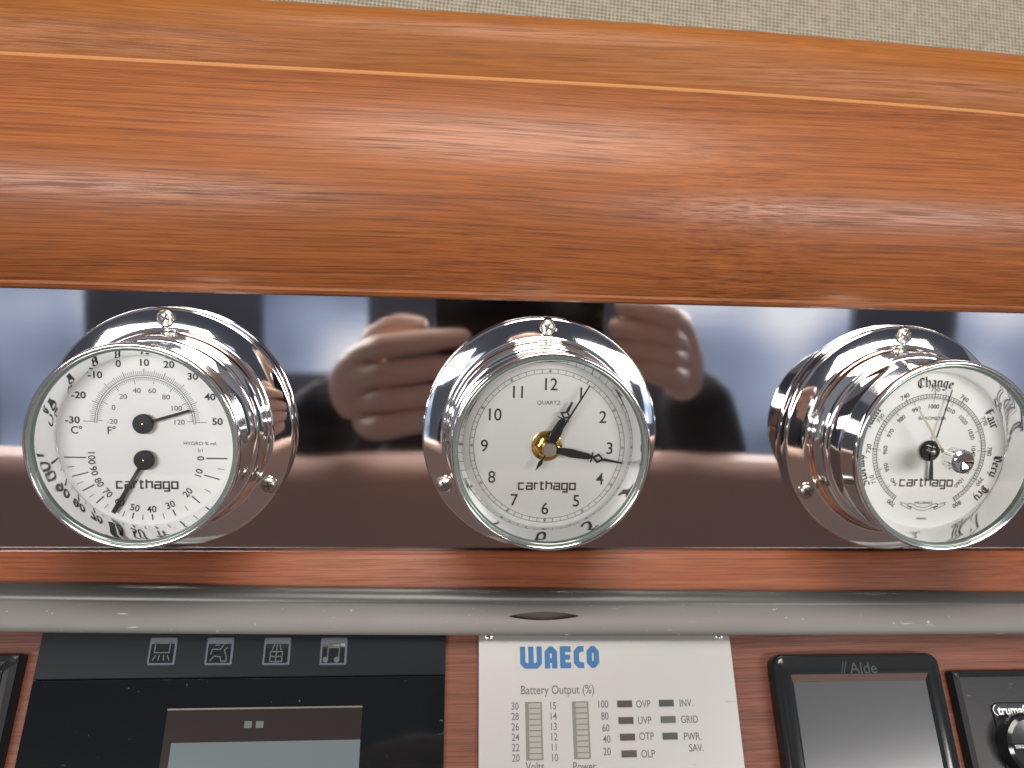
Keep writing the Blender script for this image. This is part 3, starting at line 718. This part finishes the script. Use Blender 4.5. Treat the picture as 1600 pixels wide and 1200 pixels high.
for i, s in enumerate(('30', '28', '26', '24', '22', '20')): tx(s, 804.5 + .3 * i, 1103 + 16.2 * i, .0038)
for i, s in enumerate(('15', '14', '13', '12', '11', '10')): tx(s, 863.5 + .6 * i, 1102.5 + 16.2 * i, .0038)
for s, px, py in (('100', 941.5, 1100), ('80', 945, 1118.5), ('60', 946.5, 1137), ('40', 948, 1154.5), ('20', 948.5, 1174)): tx(s, px, py, .0038)
for s, px, py in (('OVP', 1005, 1099.5), ('UVP', 1007, 1125), ('OTP', 1010, 1150), ('OLP', 1012.5, 1177.5), ('INV.', 1072, 1098), ('GRID', 1077, 1123.5), ('PWR.', 1082, 1150), ('SAV.', 1088, 1168)): tx(s, px, py, .0038)
tx('Volts', 836, 1197, .0043); tx('Power', 913, 1197, .0043)
m.build('lettering', M['grey_txt'], T)
for (xa, xb, ya, yb) in ((820.5, 846.5, 1097, 1188), (893.5, 919, 1096, 1186)):
    q0 = uv(xa, ya); q1 = uv(xb, ya); q2 = uv((xa + xb) / 2 + 2, yb)
    F_ = MB().box(q0[0], q1[0], q2[1], q0[1], H - .0004, H + .0002).build('bar_gauge', M['seg_frame'], T)
    n_ = 10; hgt = (q0[1] - q2[1] - .0006) / n_; ww = q1[0] - q0[0]
    for k in range(n_):
        y_ = q2[1] + .0003 + k * hgt
        MB().box(q0[0] + ww * .2, q1[0] - ww * .1, y_ + hgt * .10, y_ + hgt * .90, H, H + .0004).build('bar_segment', M['seg'], F_)
for px, py, mk in ((976, 1099.5, 'led_red'), (978, 1125.5, 'led_red'), (980.5, 1151.5, 'led_red'), (983, 1177.5, 'led_red'), (1041, 1098.5, 'led_green'), (1044, 1124, 'led_olive'), (1047, 1150, 'led_green')):
    q = uv(px, py); bevelled_slab([(q[0] + a, q[1] + b) for a, b in ((-.0029, -.0012), (.0029, -.0012), (.0029, .0012), (-.0029, .0012))], H - .0003, H + .0006, .0002).build('indicator_light', M[mk], T)

# 3 heating control with grey screen
H = 0.0075
ua, va = U(1207, 1022, H); ub, _ = U(1464, 1022, H)
T = console_thing('heating_control', ua, va)
tag(T, 'black rounded frame around a blank grey screen, bright strip along its top edge', 'control panel')
W_ = ub - ua + .0006
def uv(px, py, h=H): a, b = con(px, py, h); return (a - ua, b - va)
s0 = uv(1240, 1066, H - .001); s1 = uv(1447, 1066, H - .001)
outer = rrect(0, W_, -.085, 0, .0045, 6); innr = rrect(s0[0] - .0012, s1[0] + .0012, -.078, s0[1] + .0028, .0006, 6)
m = MB(); n = len(outer)
def inset(pts, d):
    r = []
    for i in range(len(pts)):
        a = Vector(pts[i - 1]); c_ = Vector(pts[(i + 1) % len(pts)]); t_ = (c_ - a).normalized(); r.append(Vector(pts[i]) + Vector((-t_.y, t_.x)) * d)
    return r
rows = [[(p_[0], p_[1], 0) for p_ in outer], [(p_[0], p_[1], H - .0022) for p_ in outer], [(*p_, H - .0006) for p_ in inset(outer, .0007)], [(*p_, H) for p_ in inset(outer, .0022)], [(p_[0], p_[1], H - .0002) for p_ in innr]]
m.grid(rows, closed_u=True); m.build('frame', M['plastic_gloss'], T, True, 45)
iv = [(s0[0] - .0012, -.078), (s1[0] + .0012, -.078), (s1[0] + .0012, s0[1] + .0028), (s0[0] - .0012, s0[1] + .0028)]
jv = [(s0[0], -.077), (s1[0], -.077), (s1[0], s0[1]), (s0[0], s0[1])]
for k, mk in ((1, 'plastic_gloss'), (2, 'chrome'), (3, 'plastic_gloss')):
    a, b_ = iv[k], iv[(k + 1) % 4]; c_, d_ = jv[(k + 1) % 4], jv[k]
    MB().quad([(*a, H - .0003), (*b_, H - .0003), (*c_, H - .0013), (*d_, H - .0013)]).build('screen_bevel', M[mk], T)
MB().prism(jv, H - .004, H - .0012).build('screen', M['screen'], T)
m = MB(); q = uv(1345, 1043); m.text('Alde', .0062, q[0] + .001, q[1], H + .0001, 0, 1.0, bold=.01)
for k in range(2): m.stroke([(q[0] - .0085 + k * .0011, q[1] - .0021), (q[0] - .0070 + k * .0011, q[1] + .0024)], .0004, H + .0001)
m.build('lettering', M['emboss'], T)

# 4 heater control with knob
H = 0.0050
ua, va = U(1486, 1047, H)
T = console_thing('heater_switch_unit', ua, va)
tag(T, 'black switch unit with white lettering and a round black knob', 'control panel')
def uv(px, py, h=H): a, b = con(px, py, h); return (a - ua, b - va)
bevelled_slab(rrect(0, .085, -.085, 0, .0012, 4), 0, H, .0028).build('housing', M['plastic'], T)
q = uv(1547, 1098)
bevelled_slab(rrect(q[0], q[0] + .062, -.08, q[1], .003, 5), H - .0005, H + .0008, .0004).build('raised_field', M['plastic'], T)
m = MB(); q = uv(1554, 1109.5, H + .0008); qe = uv(1592, 1109.5, H + .0008)
m.text('truma', .0046, q[0] + .0012, q[1], H + .00095, 0, .95, 'LEFT', .03); m.text('C', .0050, qe[0] + .0012, q[1] + .0003, H + .00095, 0, 1, 'LEFT')
m.stroke([pol((q[0] + .0014, q[1]), .0020, a) for a in range(190, 345, 15)], .0003, H + .00096)
m.build('lettering', M['white_txt'], T)
q = uv(1612, 1165, H + .004); 
kn = MB().lathe([(.0120, 0), (.0120, .004), (.0113, .0062), (.0100, .0070), (.0098, .0066), (.00001, .0062)], 56, (q[0], q[1], H)).build('knob', M['plastic_gloss'], T, True, 35)
MB().box(q[0] - .0098, q[0] + .0098, q[1] - .0006, q[1] + .0006, H + .0062, H + .0082).build('knob_ridge', M['chrome'], kn)

# 5 unit cut by the left picture edge
H = 0.006
ua, va = U(33, 1020, H)
T = console_thing('switch_unit', ua, va)
tag(T, 'plain black unit with sloping edges beside the wide glass display', 'control panel')
bevelled_slab(rrect(-.075, 0, -.08, 0, .0010, 4), 0, H, .0030).build('housing', M['plastic'], T)
bevelled_slab(rrect(-.070, -.0050, -.076, -.0060, .0010, 4), H - .0004, H + .0005, .0003).build('cover', M['gloss2'], T)

# ---------------------------------------------------------------- what the mirror strip and the chrome show: photographer, seat, rear wall
def skin_obj(name, pts, edges, matl, parent, root=0, sub=2):
    me = bpy.data.meshes.new(name); me.from_pydata([p_[:3] for p_ in pts], edges, []); me.update()
    o = bpy.data.objects.new(name, me); COL.objects.link(o)
    md = o.modifiers.new('skin', 'SKIN'); md.use_smooth_shade = True
    for i, v in enumerate(me.skin_vertices[0].data):
        v.radius = (pts[i][3], pts[i][4] if len(pts[i]) > 4 else pts[i][3]); v.use_root = (i == root)
    sd = o.modifiers.new('sub', 'SUBSURF'); sd.levels = sub; sd.render_levels = sub
    dg = bpy.context.evaluated_depsgraph_get()
    nm = bpy.data.meshes.new_from_object(o.evaluated_get(dg)); o.modifiers.clear(); o.data = nm; nm.materials.clear(); nm.materials.append(matl)
    for p_ in nm.polygons: p_.use_smooth = True
    o.parent = parent
    return o
P = empty('person', (0.03, -0.86, -0.62))
tag(P, 'person in a dark navy jacket holding up a phone with both hands', 'person')
org = Vector((0.03, -0.86, -0.62))
def wp(*a): return (a[0] - org.x, a[1] - org.y, a[2] - org.z, *a[3:])
pts = [wp(.03, -.86, -.60, .17, .12), wp(.03, -.86, -.40, .16, .11), wp(.03, -.85, -.20, .18, .12), wp(.03, -.84, -.06, .15, .10), wp(.03, -.83, .03, .07, .07),
       wp(-.15, -.83, -.08, .075), wp(-.25, -.66, -.20, .055), wp(-.17, -.47, -.075, .042), wp(-.145, -.405, -.045, .036),
       wp(.21, -.83, -.08, .075), wp(.32, -.66, -.20, .055), wp(.225, -.47, -.060, .042), wp(.195, -.405, -.030, .036)]
skin_obj('jacket', pts, [(0, 1), (1, 2), (2, 3), (3, 4), (3, 5), (5, 6), (6, 7), (7, 8), (3, 9), (9, 10), (10, 11), (11, 12)], M['jacket'], P)
hp = [wp(.03, -.83, .02, .05), wp(.03, -.82, .09, .052), wp(.03, -.80, .15, .070, .072), wp(.03, -.805, .22, .080, .085), wp(.03, -.81, .27, .060, .070), wp(.03, -.735, .165, .014, .012)]
hd = skin_obj('head', hp, [(0, 1), (1, 2), (2, 3), (3, 4), (2, 5)], M['skin'], P)
skin_obj('hair', [wp(.03, -.83, .20, .080, .085), wp(.03, -.825, .265, .082, .090), wp(.03, -.82, .30, .055, .065)], [(0, 1), (1, 2)], M['hair'], P)
def hand(sgn, wrist, palm, zs, xb, xm, xt, thumb):
    pts = [wp(*wrist, .026), wp(*palm, .026, .022)]; ed = [(0, 1)]
    for i, z in enumerate(zs):
        ln = (1.0, 1.08, 1.0, .84)[i]; n0 = len(pts)
        pts += [wp(xb, -.352, z - .006, .0135), wp(xb + (xm - xb) * ln, -.316, z + .000, .0115), wp(xb + (xm - xb) * ln + (xt - xm) * .55 * ln, -.309, z + .007, .0102), wp(xb + (xm - xb) * ln + (xt - xm) * ln, -.322, z + .009, .0082)]
        ed += [(1, n0), (n0, n0 + 1), (n0 + 1, n0 + 2), (n0 + 2, n0 + 3)]
    n0 = len(pts); pts += [wp(*thumb[0], .013), wp(*thumb[1], .011), wp(*thumb[2], .009)]; ed += [(1, n0), (n0, n0 + 1), (n0 + 1, n0 + 2)]
    return skin_obj('hand', pts, ed, M['skin'], P)
hand(-1, (-.142, -.400, -.045), (-.118, -.372, -.016), (.014, -.009, -.032, -.054), -.112, -.092, -.022, ((-.105, -.372, .02), (-.085, -.362, .03), (-.060, -.352, .028)))
hand(1, (.192, -.400, -.030), (.172, -.372, .006), (.042, .025, .008, -.008), .164, .146, .098, ((.155, -.372, .035), (.135, -.362, .04), (.11, -.352, .034)))
# phone: lens sits at the camera
F_ = CAM_M @ Vector((0, 0, -1)); RT = CAM_M @ Vector((1, 0, 0)); UP = CAM_M @ Vector((0, 1, 0))
ph = empty('phone', CAM_LOC - F_ * 0.0085 + RT * 0.058 - UP * 0.020)
ph.rotation_euler = cam.rotation_euler
tag(ph, 'black phone held sideways in front of the instruments', 'phone')
bevelled_slab(rrect(-.0735, .0735, -.0358, .0358, .010, 6), 0, .0078, .0012).build('body', M['plastic_gloss'], ph).rotation_euler = (R(180), 0, 0)
MB().prism(rrect(-.0705, .0705, -.033, .033, .008, 5), .0001, .0004).build('display', M['gloss'], ph)
# seat back below, rear wall with windows
cb = empty('seat_backrest', (0, -.39, -.7165))
tag(cb, 'wide taupe padded seat backrest facing the console', 'seat')
prof = []
for (cy, cz, a0, a1) in ((-.012, .605, 90, 0), ):
    pass
pr2 = [(.022, 0)] + [(.004 + .018 * math.cos(R(a)), .603 + .018 * math.sin(R(a))) for a in range(0, 91, 10)] + [(-.022 - .018 * math.sin(R(a)), .603 + .018 * math.cos(R(a))) for a in range(0, 91, 10)] + [(-.04, 0)]
m = MB(); xs = [-1.1 + 2.2 * i / 40 for i in range(41)]
m.grid([[(x, y, z + (.004 * math.sin(x * 9 + .6) if z > .3 else 0)) for x in xs] for y, z in pr2])
m.build('backrest', M['cushion'], cb, True, 50)
rw = empty('rear_wall', (0, -2.1, -1.2)); tag(rw, 'blue-grey cabin rear wall with window openings', 'wall')
m = MB()
for (x0, x1, z0, z1) in ((-3, -1.42, 0, 2.6), (-1.42, -1.14, 0, .55), (-1.42, -1.14, 1.75, 2.6), (-1.14, -.62, 0, 2.6), (-.62, -.30, 0, 1.0), (-.62, -.30, 1.6, 2.6), (-.30, .60, 0, 2.6), (.60, 1.25, 0, .72), (.60, 1.25, 1.7, 2.6), (1.25, 1.6, 0, 2.6), (1.6, 2.0, 0, .9), (1.6, 2.0, 1.5, 2.6), (2.0, 3, 0, 2.6)):
    m.box(x0, x1, -.03, .03, z0, z1)
m.build('wall_panel', M['wall'], rw)
# daylight seen through the rear windows: sky and blurred greenery outside
wm = bpy.data.materials.new('daylit window'); wm.use_nodes = True; nt = wm.node_tree; nt.nodes.clear()
out = nt.nodes.new('ShaderNodeOutputMaterial'); em = nt.nodes.new('ShaderNodeEmission'); tc = nt.nodes.new('ShaderNodeTexCoord')
nz = nt.nodes.new('ShaderNodeTexNoise'); nz.inputs['Scale'].default_value = 2.0; nz.inputs['Detail'].default_value = 1
cr = nt.nodes.new('ShaderNodeValToRGB'); e = cr.color_ramp.elements
e[0].position = .36; e[0].color = (.10, .13, .19, 1); e[1].position = .66; e[1].color = (.66, .70, .76, 1)
k = cr.color_ramp.elements.new(.5); k.color = (.26, .32, .44, 1)
nt.links.new(tc.outputs['Object'], nz.inputs['Vector']); nt.links.new(nz.outputs['Fac'], cr.inputs[0]); nt.links.new(cr.outputs[0], em.inputs[0])
em.inputs[1].default_value = 2.3; nt.links.new(em.outputs[0], out.inputs[0])
for (x0, x1, z0, z1) in ((-1.42, -1.14, .55, 1.75), (-.62, -.30, 1.0, 1.6), (.60, 1.25, .72, 1.7), (1.6, 2.0, .9, 1.5)):
    MB().box(x0, x1, -.012, -.004, z0, z1).build('window_pane', wm, rw)
